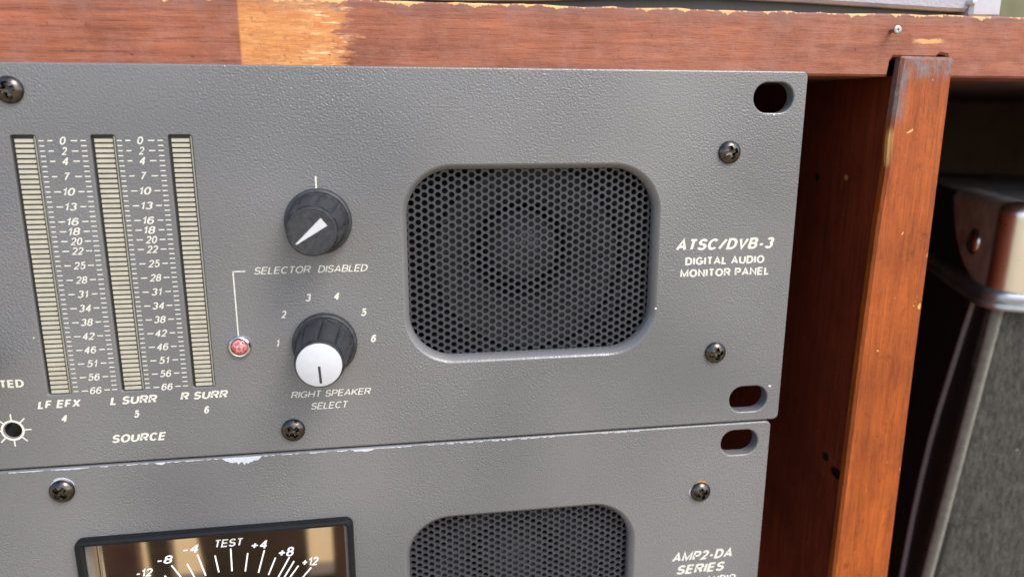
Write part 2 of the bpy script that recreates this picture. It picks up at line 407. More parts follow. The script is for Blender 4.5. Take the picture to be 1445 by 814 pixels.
# --- lettering: plain grotesque capitals drawn as pen strokes (centre lines in a unit box, width of the box, strokes)
def arc(cx, cy, rx, ry, a0, a1):
    n = max(3, int(abs(a1 - a0) / 18))
    return [(cx + rx * math.cos(math.radians(a0 + (a1 - a0) * i / n)), cy + ry * math.sin(math.radians(a0 + (a1 - a0) * i / n))) for i in range(n + 1)]
GL = {
    'A': (.72, [[(0, 0), (.5, 1), (1, 0)], [(.18, .30), (.82, .30)]]),
    'B': (.64, [[(0, 0), (0, 1)] + arc(.56, .76, .36, .24, 90, -90) + [(0, .52)], [(0, .52)] + arc(.60, .26, .40, .26, 90, -90) + [(0, 0)]]),
    'C': (.70, [arc(.52, .5, .52, .5, 42, 318)]),
    'D': (.68, [[(0, 0), (0, 1)] + arc(.42, .5, .58, .5, 90, -90) + [(0, 0)]]),
    'E': (.60, [[(1, 1), (0, 1), (0, 0), (1, 0)], [(0, .52), (.93, .52)]]),
    'F': (.56, [[(1, 1), (0, 1), (0, 0)], [(0, .50), (.85, .50)]]),
    'G': (.74, [arc(.5, .5, .5, .5, 42, 325) + [(.98, .22), (.98, .46), (.55, .46)]]),
    'H': (.68, [[(0, 0), (0, 1)], [(1, 0), (1, 1)], [(0, .52), (1, .52)]]),
    'I': (.001, [[(0, 0), (0, 1)]]),
    'K': (.66, [[(0, 0), (0, 1)], [(.98, 1), (0, .36)], [(.30, .57), (1, 0)]]),
    'L': (.52, [[(0, 1), (0, 0), (1, 0)]]),
    'M': (.80, [[(0, 0), (0, 1), (.5, .06), (1, 1), (1, 0)]]),
    'N': (.68, [[(0, 0), (0, 1), (1, 0), (1, 1)]]),
    'O': (.76, [arc(.5, .5, .5, .5, 0, 360)]),
    'P': (.62, [[(0, 0), (0, 1)] + arc(.62, .73, .38, .27, 90, -90) + [(0, .46)]]),
    'R': (.66, [[(0, 0), (0, 1)] + arc(.62, .74, .36, .26, 90, -90) + [(0, .48)], [(.58, .48), (1, 0)]]),
    'S': (.62, [arc(.5, .745, .46, .255, 18, 250) + arc(.5, .255, .5, .255, 72, -165)]),
    'T': (.60, [[(0, 1), (1, 1)], [(.5, 1), (.5, 0)]]),
    'U': (.68, [[(0, 1)] + arc(.5, .34, .5, .34, 180, 360) + [(1, 1)]]),
    'V': (.68, [[(0, 1), (.5, 0), (1, 1)]]),
    'X': (.66, [[(0, 0), (1, 1)], [(0, 1), (1, 0)]]),
    'Y': (.66, [[(0, 1), (.5, .42), (1, 1)], [(.5, .42), (.5, 0)]]),
    '/': (.52, [[(0, 0), (1, 1)]]), '-': (.42, [[(0, .36), (1, .36)]]), '+': (.62, [[(0, .42), (1, .42)], [(.5, .12), (.5, .72)]]),
    '0': (.57, [arc(.5, .5, .5, .5, 0, 360)]),
    '1': (.36, [[(0, .74), (.55, .84), (.85, 1), (.85, 0)]]),
    '2': (.57, [arc(.5, .71, .48, .29, 165, -38) + [(0, 0), (1, 0)]]),
    '3': (.57, [arc(.48, .75, .44, .25, 155, -82), arc(.48, .265, .50, .265, 82, -158)]),
    '4': (.60, [[(.74, -.06), (.74, 1.04)], [(.76, 1.0), (.03, .30)], [(-.04, .28), (1.05, .28)]]),
    '5': (.57, [[(.92, 1), (.20, 1), (.08, .50)] + arc(.48, .325, .50, .325, 128, -155)]),
    '6': (.57, [arc(.5, .31, .5, .31, 0, 360), arc(.52, .62, .50, .38, 32, 150) + [(.01, .5), (0, .31)]]),
    '7': (.55, [[(0, 1), (1, 1), (.62, .55), (.36, 0)]]),
    '8': (.57, [arc(.5, .755, .43, .245, 0, 360), arc(.5, .265, .5, .265, 0, 360)]),
    ' ': (.12, []),
}
def ribbon(P, h):
    """flat stroke of half width h along P"""
    P = [Vector(p) for p in P]; n = len(P); closed = (P[0] - P[-1]).length < 1e-4
    if closed: P = P[:-1]; n -= 1
    V = []
    for i in range(n):
        a = P[i - 1] if (i or closed) else None; c = P[(i + 1) % n] if (i < n - 1 or closed) else None
        e1 = (P[i] - a).normalized() if a is not None else None; e2 = (c - P[i]).normalized() if c is not None else None
        if e1 is None: e1 = e2
        if e2 is None: e2 = e1
        n1 = Vector((-e1.y, e1.x)); n2 = Vector((-e2.y, e2.x)); mm = n1 + n2
        mm = mm.normalized() if mm.length > .05 else n1
        k = min(1.9, 1 / max(.2, mm.dot(n1))); off = mm * h * k
        V += [P[i] + off, P[i] - off]
    m_ = n if closed else n - 1
    return [tuple(v) for v in V], [(2 * i, 2 * i + 1, 2 * ((i + 1) % n) + 1, 2 * ((i + 1) % n)) for i in range(m_)]
def lettering(mb_or_name, s, x0, x1, z0, z1, y, parent=None, italic=False, bold=.05, mat=None, **kw):
    h = {.05: .098, .03: .068}.get(bold, .074)      # half stroke width in cap heights
    adv = 0; G = []
    for ch in s:
        w, strokes = GL[ch]
        for st in strokes:
            G.append([(adv + h + px * (w - 2 * h if w > 2 * h else 0), h + pz * (1 - 2 * h)) for px, pz in st])
        adv += max(w, 2 * h) + (.06 if ch != ' ' else .13)
    sh = .21 if italic else 0
    R_ = []
    for k, g_ in enumerate(G):
        V, F = ribbon(g_, h); R_.append(([(a + sh * b, b) for a, b in V], F, k))
    xs = [a for V, F, k in R_ for a, b in V]; a0, a1 = min(xs), max(xs)
    W = []; F = []
    for V, FF, k in R_:
        F += [tuple(i + len(W) for i in f) for f in FF]
        W += [(x0 + (p - a0) / (a1 - a0) * (x1 - x0), y - .002 * k, z0 + q * (z1 - z0)) for p, q in V]
    if isinstance(mb_or_name, MB): mb_or_name.add(W, F); return None
    return mesh_obj(mb_or_name, W, F, mat or M['print'], parent, smooth=0, **kw)
YP = -.05      # print lies this far proud of the paint

# ------------------------------------------------------------------ the setting
GZ = -300.0
mb = MB(); mb.add([(-20000, -20000, GZ), (20000, -20000, GZ), (20000, 20000, GZ), (-20000, 20000, GZ)], [(0, 1, 2, 3)])
o = mb.build('ground', M['concrete'], org=(0, 0, GZ), kind='structure', smooth=0)
t = thing('garden_wall', 'olive green wall far behind the cabinet, seen at the top right corner', 'wall', (2600, 3000, GZ))
mb = MB(); mb.box(-2000, 7000, 3000, 3200, GZ, 2200); mb.build('wall', M['olive_wall'], t, smooth=0)

# ------------------------------------------------------------------ wooden cabinet
FY = 3.3       # front plane of the timber
cab = thing('wooden_cabinet', 'red stained wooden rack cabinet with chipped top rail and orange upright strip', 'cabinet', (0, FY, GZ))
# top rail: front board with a notch for the strip
def extrude_poly(P, y0, y1, name, mat, parent, bev=.35, **kw):
    n = len(P)
    area = sum(P[i][0] * P[(i + 1) % n][1] - P[(i + 1) % n][0] * P[i][1] for i in range(n))
    if area < 0: P = P[::-1]
    Q = []
    for i in range(n):
        a, b, c = Vector(P[i - 1]), Vector(P[i]), Vector(P[(i + 1) % n])
        e1 = (b - a).normalized(); e2 = (c - b).normalized(); n1 = Vector((-e1.y, e1.x)); n2 = Vector((-e2.y, e2.x))
        mdir = (n1 + n2).normalized(); k = min(1.6, 1 / max(.3, mdir.dot(n1))); Q.append(tuple(b + mdir * bev * k))
    V = [(x, y0, z) for x, z in Q] + [(x, y0 + bev, z) for x, z in P] + [(x, y1, z) for x, z in P]
    F = []
    for r in (0, 1):
        for i in range(n):
            j = (i + 1) % n; F.append((r * n + i, (r + 1) * n + i, (r + 1) * n + j, r * n + j))
    F.append(tuple(range(n))); F.append(tuple(2 * n + i for i in range(n - 1, -1, -1)))
    return mesh_obj(name, V, F, mat, parent, **kw)
RT = 101.9
top = [(-520, 87.3)]
top += [(22.9, 87.3), (23.3, 91.0), (24.0, 91.9)] + [(35.5, 91.9), (36.6, 92.75), (38.4, 92.5), (38.9, 91.4), (39.2, 87.2)] + [(440, 86.9)]
# ragged top edge: splinters missing along it
xs = [440]; x = 440
while x > -520:
    x -= rnd.uniform(1.2, 6); xs.append(max(x, -520))
top += [(q, RT + rnd.uniform(-.28, .12) + (.25 if q < -60 else 0)) for q in xs]
extrude_poly(top, FY, 20, 'top_rail', M['rail'], cab, bev=.5, smooth=30)
mb = MB(); mb.box(-520, 440, 20.05, 350, 87.6, 101.6); mb.build('top_board', M['inner'], cab)
# upright strip, lapped into the rail
P = [(25.9, 91.9), (26.4, 92.15), (39.6, 92.0), (40.25, 91.5), (40.35, 60), (40.5, 10), (40.9, -60), (41.5, GZ), (22.4, GZ), (23.0, -60), (23.5, -10), (23.9, 20), (24.5, 50), (25.35, 66), (25.0, 72), (25.4, 80), (25.6, 86)]
extrude_poly(P, FY - .7, 5.2, 'upright_strip', M['strip'], cab, bev=.7, smooth=30)
mb = MB(); mb.box(27.2, 39.5, 5.3, 349, GZ + 12, 87.5); mb.build('divider', M['divider'], cab)
mb = MB(); mb.box(-520, 440, 350.1, 360, GZ, 101.6); mb.build('back_board', M['inner'], cab)
mb = MB(); mb.box(-520, -502, 20.1, 350, GZ, 87.5); mb.build('side_board', M['rail'], cab)
mb = MB(); mb.box(422, 440, 3.4, 350, GZ, 86.8); mb.build('side_board', M['rail'], cab)
mb = MB(); mb.box(-501.9, 27.1, 12.6, 350, GZ, GZ + 12); mb.box(39.6, 421.9, 12.6, 350, GZ, GZ + 12); mb.build('bottom_board', M['inner'], cab)
mb = MB(); mb.box(-502, -482, 4, 19.9, GZ, 87.2); mb.build('upright_strip', M['strip'], cab)
# nail
mb = MB(); mb.lathe(22.5, 97.9, [(.01, .9), (.2, .85), (.3, .6), (.75, .55), (1.0, .66), (1.05, .85), (.95, 1.1), (.5, 1.15), (.45, 4.5)], 24, cap0=True)
mb.build('nail', M['steel'], cab)

# ------------------------------------------------------------------ the box standing on the cabinet
bx = thing('grey_vinyl_box', 'lilac grey vinyl box with dark base standing on top of the wooden cabinet', 'box', (-60, 10, 102))
V = []; F = []
edge = [(-420, 102.3), (-200, 102.4), (-120, 102.6), (-80, 102.9), (-64, 103.3), (-44, 104.4), (-22, 104.9), (0, 104.5), (20, 103.9), (36, 103.4), (44.6, 103.2)]
n = len(edge)
for (dy, dz, tz) in ((.8, 0, 230), (0, .7, 230), (0, 60, 230)):
    for x, z in edge: V.append((x, 6 + dy, z + dz))
for x, z in edge: V.append((x, 6, 230))
for x, z in edge: V.append((x, 200, 230))
for x, z in edge: V.append((x, 200, z))
for r in range(5):
    for i in range(n - 1): F.append((r * n + i, r * n + i + 1, (r + 1) * n + i + 1, (r + 1) * n + i))
for i in range(n - 1): F.append((5 * n + i, 5 * n + i + 1, i + 1, i))
F.append(tuple(r * n for r in range(6))); F.append(tuple(r * n + n - 1 for r in range(5, -1, -1)))
mesh_obj('cover', V, F, M['vinyl'], bx)
mb = MB(); mb.box(-419, 41, 8.5, 199, 101.75, 106); mb.build('base', M['black_plastic'], bx)
mb = MB(); mb.box(44.9, 53.6, 5.0, 200, 101.72, 231, .8); mb.build('corner_piece', M['vinyl_corner'], bx)
mb = MB(); mb.lathe(44.9, 105.4, [(.01, 4.0), (.6, 4.1), (.85, 4.6), (.85, 6)], 16, cap0=True); mb.build('stud', M['white_plastic'], bx)

# ------------------------------------------------------------------ rack units
def hole_prof(y1, b=.35):
    return [(b, 0), (b * .45, b * .18), (b * .12, b * .5), (0, b), (0, y1)]
def edge_prof(y1, b=.4):
    return [(b, 0), (b * .45, b * .15), (b * .12, b * .5), (0, b), (0, y1)]
TH = 3.2
SPK = [(1.4, 0), (1.12, .12), (.82, .42), (.42, .95), (.12, 1.4), (0, 1.9), (0, TH)]

def screw(name, x, z, rot, parent, R=2.72):
    n, m_ = 72, 22; V = []; F = []
    for k in range(m_ + 1):
        t_ = k / m_; r = R * math.sin(t_ * math.pi / 2) if k < m_ else R
        for i in range(n):
            a = 2 * math.pi * i / n
            px, pz = r * math.cos(a), r * math.sin(a)
            y = -1.75 * math.sqrt(max(0, 1 - (r / R) ** 2 * .93))
            y = min(y, -.25) if k < m_ else 0
            ca, sa = math.cos(rot), math.sin(rot); u = px * ca + pz * sa; v = -px * sa + pz * ca
            w = .33 + .05 * abs(u) ; w2 = .33 + .05 * abs(v)
            def st(q, e0, e1): q = min(1, max(0, (q - e0) / (e1 - e0))); return q * q * (3 - 2 * q)
            arm = max((1 - st(abs(v), w, w + .16)) * (1 - st(abs(u), 1.35, 1.6)), (1 - st(abs(u), w2, w2 + .16)) * (1 - st(abs(v), 1.35, 1.6)))
            core = 1 - st(r, .62, .85); dpt = max(arm, core)
            y += dpt * (1.25 - .45 * min(1, r / 1.5))
            V.append((x + px, y, z + pz))
    for k in range(m_):
        for i in range(n):
            j = (i + 1) % n; F.append((k * n + i, k * n + j, (k + 1) * n + j, (k + 1) * n + i))
    return mesh_obj(name, V, F, M['black_screw'], parent, smooth=50, org=(x, 0, z))

def grille(cx, cz, w, h, y, parent):
    p = 1.815; R = .645; T = .9; V = []; F = []; ns = 12
    colw = p * math.cos(math.pi / 6)
    nx = int(w / colw) + 1; nz = int(h / p) + 1
    hexa = []
    for i in range(ns):      # points on the hexagon at the same angles as the hole points
        a = 2 * math.pi * i / ns; ap = p / 2
        # hexagon with flat sides up/down: apothem along z
        k = (a + math.pi / 2 + math.pi / 6) % (math.pi / 3) - math.pi / 6
        hexa.append((ap / math.cos(k) * math.cos(a), ap / math.cos(k) * math.sin(a)))
    circ = lambda r: [(r * math.cos(2 * math.pi * i / ns), r * math.sin(2 * math.pi * i / ns)) for i in range(ns)]
    rings = [(hexa, 0), (circ(R + .07), 0), (circ(R), .10), (circ(R), T)]
    for ci in range(-nx // 2, nx // 2 + 1):
        for ri in range(-nz // 2, nz // 2 + 1):
            x0 = cx + ci * colw; z0 = cz + ri * p + (p / 2 if ci % 2 else 0); b = len(V)
            for pts, d in rings: V += [(x0 + a, y + d, z0 + c) for a, c in pts]
            for k in range(len(rings) - 1):
                for i in range(ns):
                    j = (i + 1) % ns; F.append((b + k * ns + i, b + k * ns + j, b + (k + 1) * ns + j, b + (k + 1) * ns + i))
    return mesh_obj('perforated_grille', V, F, M['grille'], parent, smooth=40)

def speaker(cx, cz, parent):
    s = MB(); s.lathe(cx, cz, [(31, 5.0), (31, 6.0), (27.5, 6.0), (27.0, 6.3)], 64)
    sp = s.build('speaker', M['black_steel'], parent)
    s = MB(); s.lathe(cx, cz, [(27.2, 6.4), (26.3, 5.4), (25, 4.9), (23.8, 5.3), (22.8, 6.6), (22.5, 7.2)], 64); s.build('surround', M['rubber'], sp)
    s = MB(); s.lathe(cx, cz, [(22.9, 7.0), (18, 10.5), (14.2, 13.9), (12.6, 16.4), (12.4, 22)], 64); s.build('cone', M['cone'], sp)
    s = MB(); s.lathe(cx, cz + 1.5, [(9.3, 22), (9.2, 15.2), (8.2, 12.0), (6.2, 10.0), (3.8, 8.9), (1.6, 8.4), (.01, 8.3)], 48); s.build('dust_cap', M['dustcap'], sp)
    s = MB(); s.box(cx - 45, cx + 45, 24, 24.6, cz - 42, cz + 42); s.build('back_cup', M['black_steel'], sp)
    return sp

def knob(x, z, ang, kind, parent):
    """tall fluted knob on a round skirt"""
    n = 120
    def flute(r, a, k):
        if k < 6: return r
        ph = (a - ang) * 8 / (2 * math.pi); q = abs((ph % 1) - .5) * 2      # 0 in the middle of a facet
        amp = (.0, .38, .40, .36, .30, .18)[min(k - 6, 5)] if k - 6 < 6 else .1
        return r + amp * (.35 - (q ** 6) * 1.9)
    prof = [(7.15, -.05), (7.3, -.5), (7.3, -1.7), (7.15, -2.1), (6.75, -2.3), (6.45, -2.25),
            (6.2, -2.6), (5.9, -4.0), (5.65, -7), (5.4, -11), (5.22, -14.4), (5.15, -15.0)]
    s = MB(); s.lathe(x, z, prof, n, flute)
    k = s.build('knob', M['knob'], parent, org=(x, 0, z), smooth=28)
    s = MB(); s.lathe(x, z, [(5.12, -14.9), (5.1, -15.7), (4.9, -16.0), (4.62, -16.05), (4.55, -15.93), (.01, -15.93)], 64)
    s.build('cap_rim', M['knob'], k)
    dx, dz = math.cos(ang), math.sin(ang)
    def loc(u, v, y): return (x + u * dx - v * dz, y, z + u * dz + v * dx)
    if kind == 'black':
        s = MB(); tip, wide = 4.05, -3.2
        P2 = [(tip, -.14), (tip, .14), (wide, 1.0), (wide, -1.0)]
        s.add([loc(u, v, -16.02) for u, v in P2] + [loc(u, v, -15.9) for u, v in P2],
              [(0, 1, 2, 3), (0, 4, 5, 1), (1, 5, 6, 2), (2, 6, 7, 3), (3, 7, 4, 0)])
        s.build('pointer', M['white_plastic'], k, smooth=0)
    if kind == 'white':
        s = MB(); s.lathe(x, z, [(.01, -16.3), (4.55, -16.3), (4.72, -16.2), (4.78, -16.0), (4.78, -15.6)], 64)
        s.build('white_cap', M['white_plastic'], k)
        s = MB(); P2 = [(.2, -.26), (.2, .26), (4.0, .26), (4.0, -.26)]
        s.add([loc(u, v, -16.34) for u, v in P2], [(0, 1, 2, 3)])
        s.build('pointer', M['black_plastic'], k, smooth=0)
    return k

seg_mesh = None
def level_meter(xc, parent):
    global seg_mesh
    x0, x1, z0, z1 = xc - 2.45, xc + 2.45, 17.1, 73.7
    s = MB(); s.box(x0 - .3, x1 + .3, .75, 3.0, z0 - .4, z1 + .4)
    lm = s.build('level_meter', M['gap'], parent, org=(xc, .75, 45.4))
    s = MB(); s.box(x1 - .42, x1 - .12, .18, .76, z0 + .25, z1 - .3); s.build('light_edge', M['olive'], lm)
    for i in range(53):
        z = 72.52 - i * 54.8 / 52
        if seg_mesh is None:
            s = MB(); s.box(-1.80, 1.76, 0, .4, -.355, .355)
            o = s.build('segment', M['segment'], lm, org=(0, 0, 0), smooth=0); seg_mesh = o.data
        else:
            o = bpy.data.objects.new('segment', seg_mesh); COL.objects.link(o); o.parent = lm
        o.location = (Vector((xc - .02, .42, z)) * MM) - Vector((xc, .75, 45.4)) * MM
    return lm

LBL = [(0, '0'), (2, '2'), (4, '4'), (7, '7'), (10, '10'), (13, '13'), (16, '16'), (18, '18'), (20, '20'), (22, '22'),
       (25, '25'), (28, '28'), (31, '31'), (34, '34'), (37, '38'), (40, '42'), (43, '46'), (46, '51'), (49, '56'), (52, '66')]
def scale_print(xo, parent):
    s = MB()
    def dash(a, b, z, h=.125):
        s.add([(xo + a, YP, z - h), (xo + b, YP, z - h), (xo + b, YP, z + h), (xo + a, YP, z + h)], [(0, 1, 2, 3)])
    for i in range(53):
        z = 72.52 - i * 54.8 / 52
        dash(-170.12, -169.15, z, .11); dash(-162.10, -161.0, z, .11)
    for i, l in LBL:
        z = 72.52 - i * 54.8 / 52
        dash(-168.45, -167.15 if len(l) > 1 else -167.45, z); dash(-163.75, -162.55, z) if len(l) > 1 else dash(-164.0, -162.7, z)
    sp = s.build('scale_marks', M['print'], parent, smooth=0)
    for i, l in LBL:
        z = 72.52 - i * 54.8 / 52; w = 1.28 if len(l) > 1 else .62
        if '1' in l and len(l) > 1: w -= .12
        lettering('scale_number', l, xo - 165.5 - w, xo - 165.5 + w, z - .82, z + .82, YP, sp, bold=.04, italic=True)

def chassis(x0, x1, z0, z1, parent):
    s = MB(); t_ = 1.2
    s.box(x0, x1, 149, 150.2, z0, z1); s.box(x0, x0 + t_, 3.4, 148.9, z0, z1); s.box(x1 - t_, x1, 3.4, 148.9, z0, z1)
    s.box(x0 + t_ + .01, x1 - t_ - .01, 3.4, 148.9, z0, z0 + t_); s.box(x0 + t_ + .01, x1 - t_ - .01, 3.4, 148.9, z1 - t_, z1)
    s.build('chassis', M['black_steel'], parent)

def chip(pts, parent, mat='alu', z0=None, name='paint_chip'):
    """flat flake of missing paint, outline in panel mm"""
    n = len(pts); cx = sum(p[0] for p in pts) / n; cz = sum(p[1] for p in pts) / n
    V = [(cx, -.035, cz)] + [(a, -.03, b) for a, b in pts]
    mesh_obj(name, V, [(0, i + 1, (i + 1) % n + 1) for i in range(n)], M[mat], parent, smooth=0)

# ---- upper unit
up = thing('rack_audio_panel', 'upper grey rack panel with bar level meters, two knobs and a speaker grille', 'rack unit', (-241, 0, 0), 'stacked grey rack units')
W = 482.6
stad = lambda x0, x1, cz: rrect(x0, x1, cz - 3.5, cz + 3.5, 3.48, 10)
holes = [(stad(-13.4, -3.3, 82.0), hole_prof(TH)), (stad(-14.0, -3.6, 6.15), hole_prof(TH)),
         (stad(-W + 3.3, -W + 13.4, 82.0), hole_prof(TH)), (stad(-W + 3.3, -W + 13.4, 6.15), hole_prof(TH)),
         (rrect(-95.4, -36.4, 21.25, 65.75, 10.6, 14), SPK), (circle(-183.7, 9.35, 1.72), hole_prof(TH, .2))]
for xc in (-173.05, -157.75, -142.5):
    holes.append((rrect(xc - 2.45, xc + 2.45, 17.1, 73.7, .55, 4), hole_prof(1.4, .18)))
plate(rrect(-W, 0, 0, 88.1, 1.5, 6), holes, 0, TH, edge_prof(TH), 'faceplate', M['panel'], up, org=(-241, 0, 0))
chassis(-458, -18, 1.0, 87.0, up)
grille(-66, 43.5, 68, 54, 3.35, up)
speaker(-66.2, 43.7, up)
for xc in (-173.05, -157.75, -142.5): level_meter(xc, up)
scale_print(0, up); scale_print(15.08, up)
for x, z, r in ((-18.67, 69.33, .35), (-18.87, 19.33, .1), (-123.45, 5.39, .55), (-174.2, 82.65, .2)): screw('screw', x, z, r, up)
knob(-114.85, 54.8, math.atan2(52.04 - 56.4, -117.9 + 112.3), 'black', up)
knob(-114.95, 26.45, math.radians(-87), 'white', up)
knob(-191.6, 26.2, math.radians(-120), 'black', up)
# lamp
s = MB(); s.lathe(-133.9, 26.5, [(2.6, .0), (2.62, -.35), (2.45, -.75), (2.15, -.95), (1.9, -.9), (1.78, -.5)], 40)
lamp = s.build('indicator_lamp', M['chrome'], up)
s = MB(); s.lathe(-133.9, 26.5, [(1.8, -.5), (1.75, -.8), (1.4, -1.35), (.9, -1.7), (.45, -1.82), (.01, -1.85)], 32); s.build('lens', M['lens'], lamp)
# trimmer hole with its sun mark
s = MB(); s.lathe(-183.7, 9.35, [(1.66, .25), (1.66, 7), (.01, 7.2)], 32); s.build('trimmer_sleeve', M['steel'], up)
s = MB(); n = 40
V = [(-183.7 + r * math.cos(2 * math.pi * i / n), YP, 9.35 + r * math.sin(2 * math.pi * i / n)) for r in (1.98, 2.45) for i in range(n)]
s.add(V, [(i, (i + 1) % n, n + (i + 1) % n, n + i) for i in range(n)])
for k in range(8):
    a = math.radians(90 - 45 * k + 0); c_, s_ = math.cos(a), math.sin(a)
    s.add([(-183.7 + c_ * r + q * -s_ * .16, YP, 9.35 + s_ * r + q * c_ * .16) for r, q in ((2.46, -1), (3.85, -1), (3.85, 1), (2.46, 1))], [(0, 1, 2, 3)])
s.build('sun_mark', M['print'], up, smooth=0)
# printing
L = lambda s_, x0, x1, z0, z1, **kw: lettering('lettering', s_, x0, x1, z0, z1, YP, up, **kw)
L('LF EFX', -178.0, -168.85, 14.05, 15.95, bold=.05, italic=True)
L('4', -173.45, -172.15, 10.6, 12.4, bold=.05, italic=True)
L('L SURR', -162.95, -152.75, 14.05, 16.0, bold=.05, italic=True)
L('5', -158.2, -157.0, 10.7, 12.5, bold=.05, italic=True)
L('R SURR', -147.9, -137.35, 14.3, 16.2, bold=.05, italic=True)
L('6', -143.0, -141.8, 10.75, 12.55, bold=.05, italic=True)
L('SOURCE', -163.5, -151.75, 4.85, 6.85, bold=.05, italic=True)
L('SELECTED', -193.2, -179.95, 19.35, 21.2, bold=.05)
L('SELECTOR', -129.55, -117.15, 43.05, 44.7, bold=.03, italic=True)
L('DISABLED', -115.75, -104.55, 43.05, 44.7, bold=.03, italic=True)
for ch, x, z in (('1', -125.44, 26.85), ('2', -123.83, 33.63), ('3', -118.16, 37.34), ('4', -111.83, 37.45), ('5', -105.94, 33.4), ('6', -103.91, 27.0)):
    L(ch, x - (.38 if ch == '1' else .66), x + (.38 if ch == '1' else .66), z - .92, z + .92, bold=.05, italic=True)
L('RIGHT', -123.5, -116.45, 13.25, 14.9, bold=.03, italic=True)
L('SPEAKER', -115.7, -105.0, 13.25, 14.9, bold=.03, italic=True)
L('SELECT', -119.1, -110.5, 10.2, 11.9, bold=.03, italic=True)
L('ATSC/DVB-3', -30.85, -5.3, 45.75, 48.6, bold=.05, italic=True)
L('DIGITAL AUDIO', -28.2, -7.5, 42.1, 44.1, bold=.05)
L('MONITOR PANEL', -29.35, -6.2, 39.1, 41.1, bold=.05)
def line(pts, w=.16):
    s = MB()
    for (a, b), (c, d) in pts:
        v = Vector((c - a, d - b)).normalized(); nx, nz = -v.y * w, v.x * w
        s.add([(a + nx, YP, b + nz), (a - nx, YP, b - nz), (c - nx, YP, d - nz), (c + nx, YP, d + nz)], [(0, 1, 2, 3)])
    return s
line([((-115.0, 62.0), (-115.0, 64.7))], .19).build('index_line', M['print'], up, smooth=0)
line([((-131.4, 43.85), (-134.05, 43.85)), ((-134.05, 43.999), (-134.05, 29.1))], .15).build('leader_line', M['print'], up, smooth=0)

# ---- lower unit
X0 = -1.85
lo = thing('rack_audio_panel', 'lower grey rack panel with framed needle meter and chipped white top edge', 'rack unit', (-241, 0, -88.6), 'stacked grey rack units')
LZ = -.42
holes = [(stad(-15.5, -5.2, -5.95), hole_prof(TH)), (stad(-15.5, -5.2, -81.9), hole_prof(TH)), (stad(-W + 3.3, -W + 13.4, -5.95), hole_prof(TH)), (stad(-W + 3.3, -W + 13.4, -81.9), hole_prof(TH)),
         (rrect(-97.2, -39.2, -66.3, -21.6, 10.6, 14), SPK), (rrect(-172, -113, -64.5, -20.8, .5, 4), hole_prof(TH, .2))]
plate(rrect(-W + 1.8, X0, -88.5, LZ, 1.5, 6), holes, 0, TH, edge_prof(TH), 'faceplate', M['panel'], lo, org=(-241, 0, -88.5))
chassis(-458, -19.5, -87.5, -1.5, lo)
grille(-68, -44, 68, 54, 3.35, lo)
speaker(-68.2, -44, lo)
for x, z, r in ((-20.44, -19.24, .3), (-175.44, -6.06, .8)): screw('screw', x, z, r, lo)
Lo = lambda s_, x0, x1, z0, z1, **kw: lettering('lettering', s_, x0, x1, z0, z1, YP, lo, **kw)
Lo('AMP2-DA', -27.3, -10.1, -39.65, -36.85, bold=.05, italic=True)
Lo('SERIES', -25.75, -11.9, -43.6, -40.8, bold=.05, italic=True)
Lo('DIGITAL AUDIO', -28.9, -8.4, -46.9, -44.95, bold=.05)
# chipped paint along the top edge and round the screws
def ragged(x0, x1, depth, seed, hump=True):
    r = random.Random(seed); n = max(5, int((x1 - x0) / .45)); P = [(x0, LZ - .30)]
    bot = []
    for i in range(1, n):
        u = i / n; e = (math.sin(math.pi * u) ** .6 if hump else 1); bot.append((x0 + (x1 - x0) * u, LZ - .32 - depth * e * r.uniform(.55, 1.15)))
    return [(x1, LZ - .30)] + [(x0, LZ - .30)] + bot
for a, b, d, sd in ((-140.2, -131.0, 1.75, 3), (-155.0, -152.4, .8, 4), (-176.2, -169.3, .30, 5), (-184.5, -178.5, .22, 12), (-110.2, -104.6, .75, 6), (-113.5, -111.2, .3, 8), (-102.5, -99.5, .22, 9)):
    chip(ragged(a, b, d, sd), lo)
s = MB()
for a, b in ((-186, -96), (-92, -60), (-48, -38)):
    n = int((b - a) / .8)
    for i in range(n):
        if rnd.random() < .3: continue
        x = a + (b - a) * i / n; w = .8; t_ = rnd.uniform(.02, .16)
        s.add([(x, -.02, LZ - .36 - t_), (x + w, -.02, LZ - .36 - t_ * rnd.uniform(.4, 1.4)), (x + w, -.012, LZ - .30), (x, -.012, LZ - .30)], [(0, 1, 2, 3)])
s.build('worn_edge', M['alu'], lo, smooth=0)
def crescent(cx, cz, r, a0, a1, w, seed):
    rr = random.Random(seed); P = []; n = 14
    for i in range(n + 1): a = math.radians(a0 + (a1 - a0) * i / n); P.append((cx + (r + w * math.sin(math.pi * i / n) * rr.uniform(.7, 1.2)) * math.cos(a), cz + (r + w * math.sin(math.pi * i / n)) * math.sin(a)))
    Q = [(cx + (r - .15) * math.cos(math.radians(a0 + (a1 - a0) * i / n)), cz + (r - .15) * math.sin(math.radians(a0 + (a1 - a0) * i / n))) for i in range(n, -1, -1)]
    V = [(a, -.03, b) for a, b in P + Q]; F = [(i, i + 1, len(V) - 2 - i, len(V) - 1 - i) for i in range(n)]
    return V, F
for cx, cz, r, a0, a1, w, sd, mt in ((-175.44, -6.06, 2.75, 40, 150, .22, 1, 'alu'), (-175.44, -6.06, 3.15, 25, 120, .14, 2, 'alu'), (-20.44, -19.24, 2.75, 50, 120, .4, 3, 'chip_orange'), (-20.44, -19.24, 2.75, 140, 215, .35, 4, 'alu')):
    V, F = crescent(cx, cz, r, a0, a1, w, sd); mesh_obj('paint_chip', V, F, M[mt], lo, smooth=0)
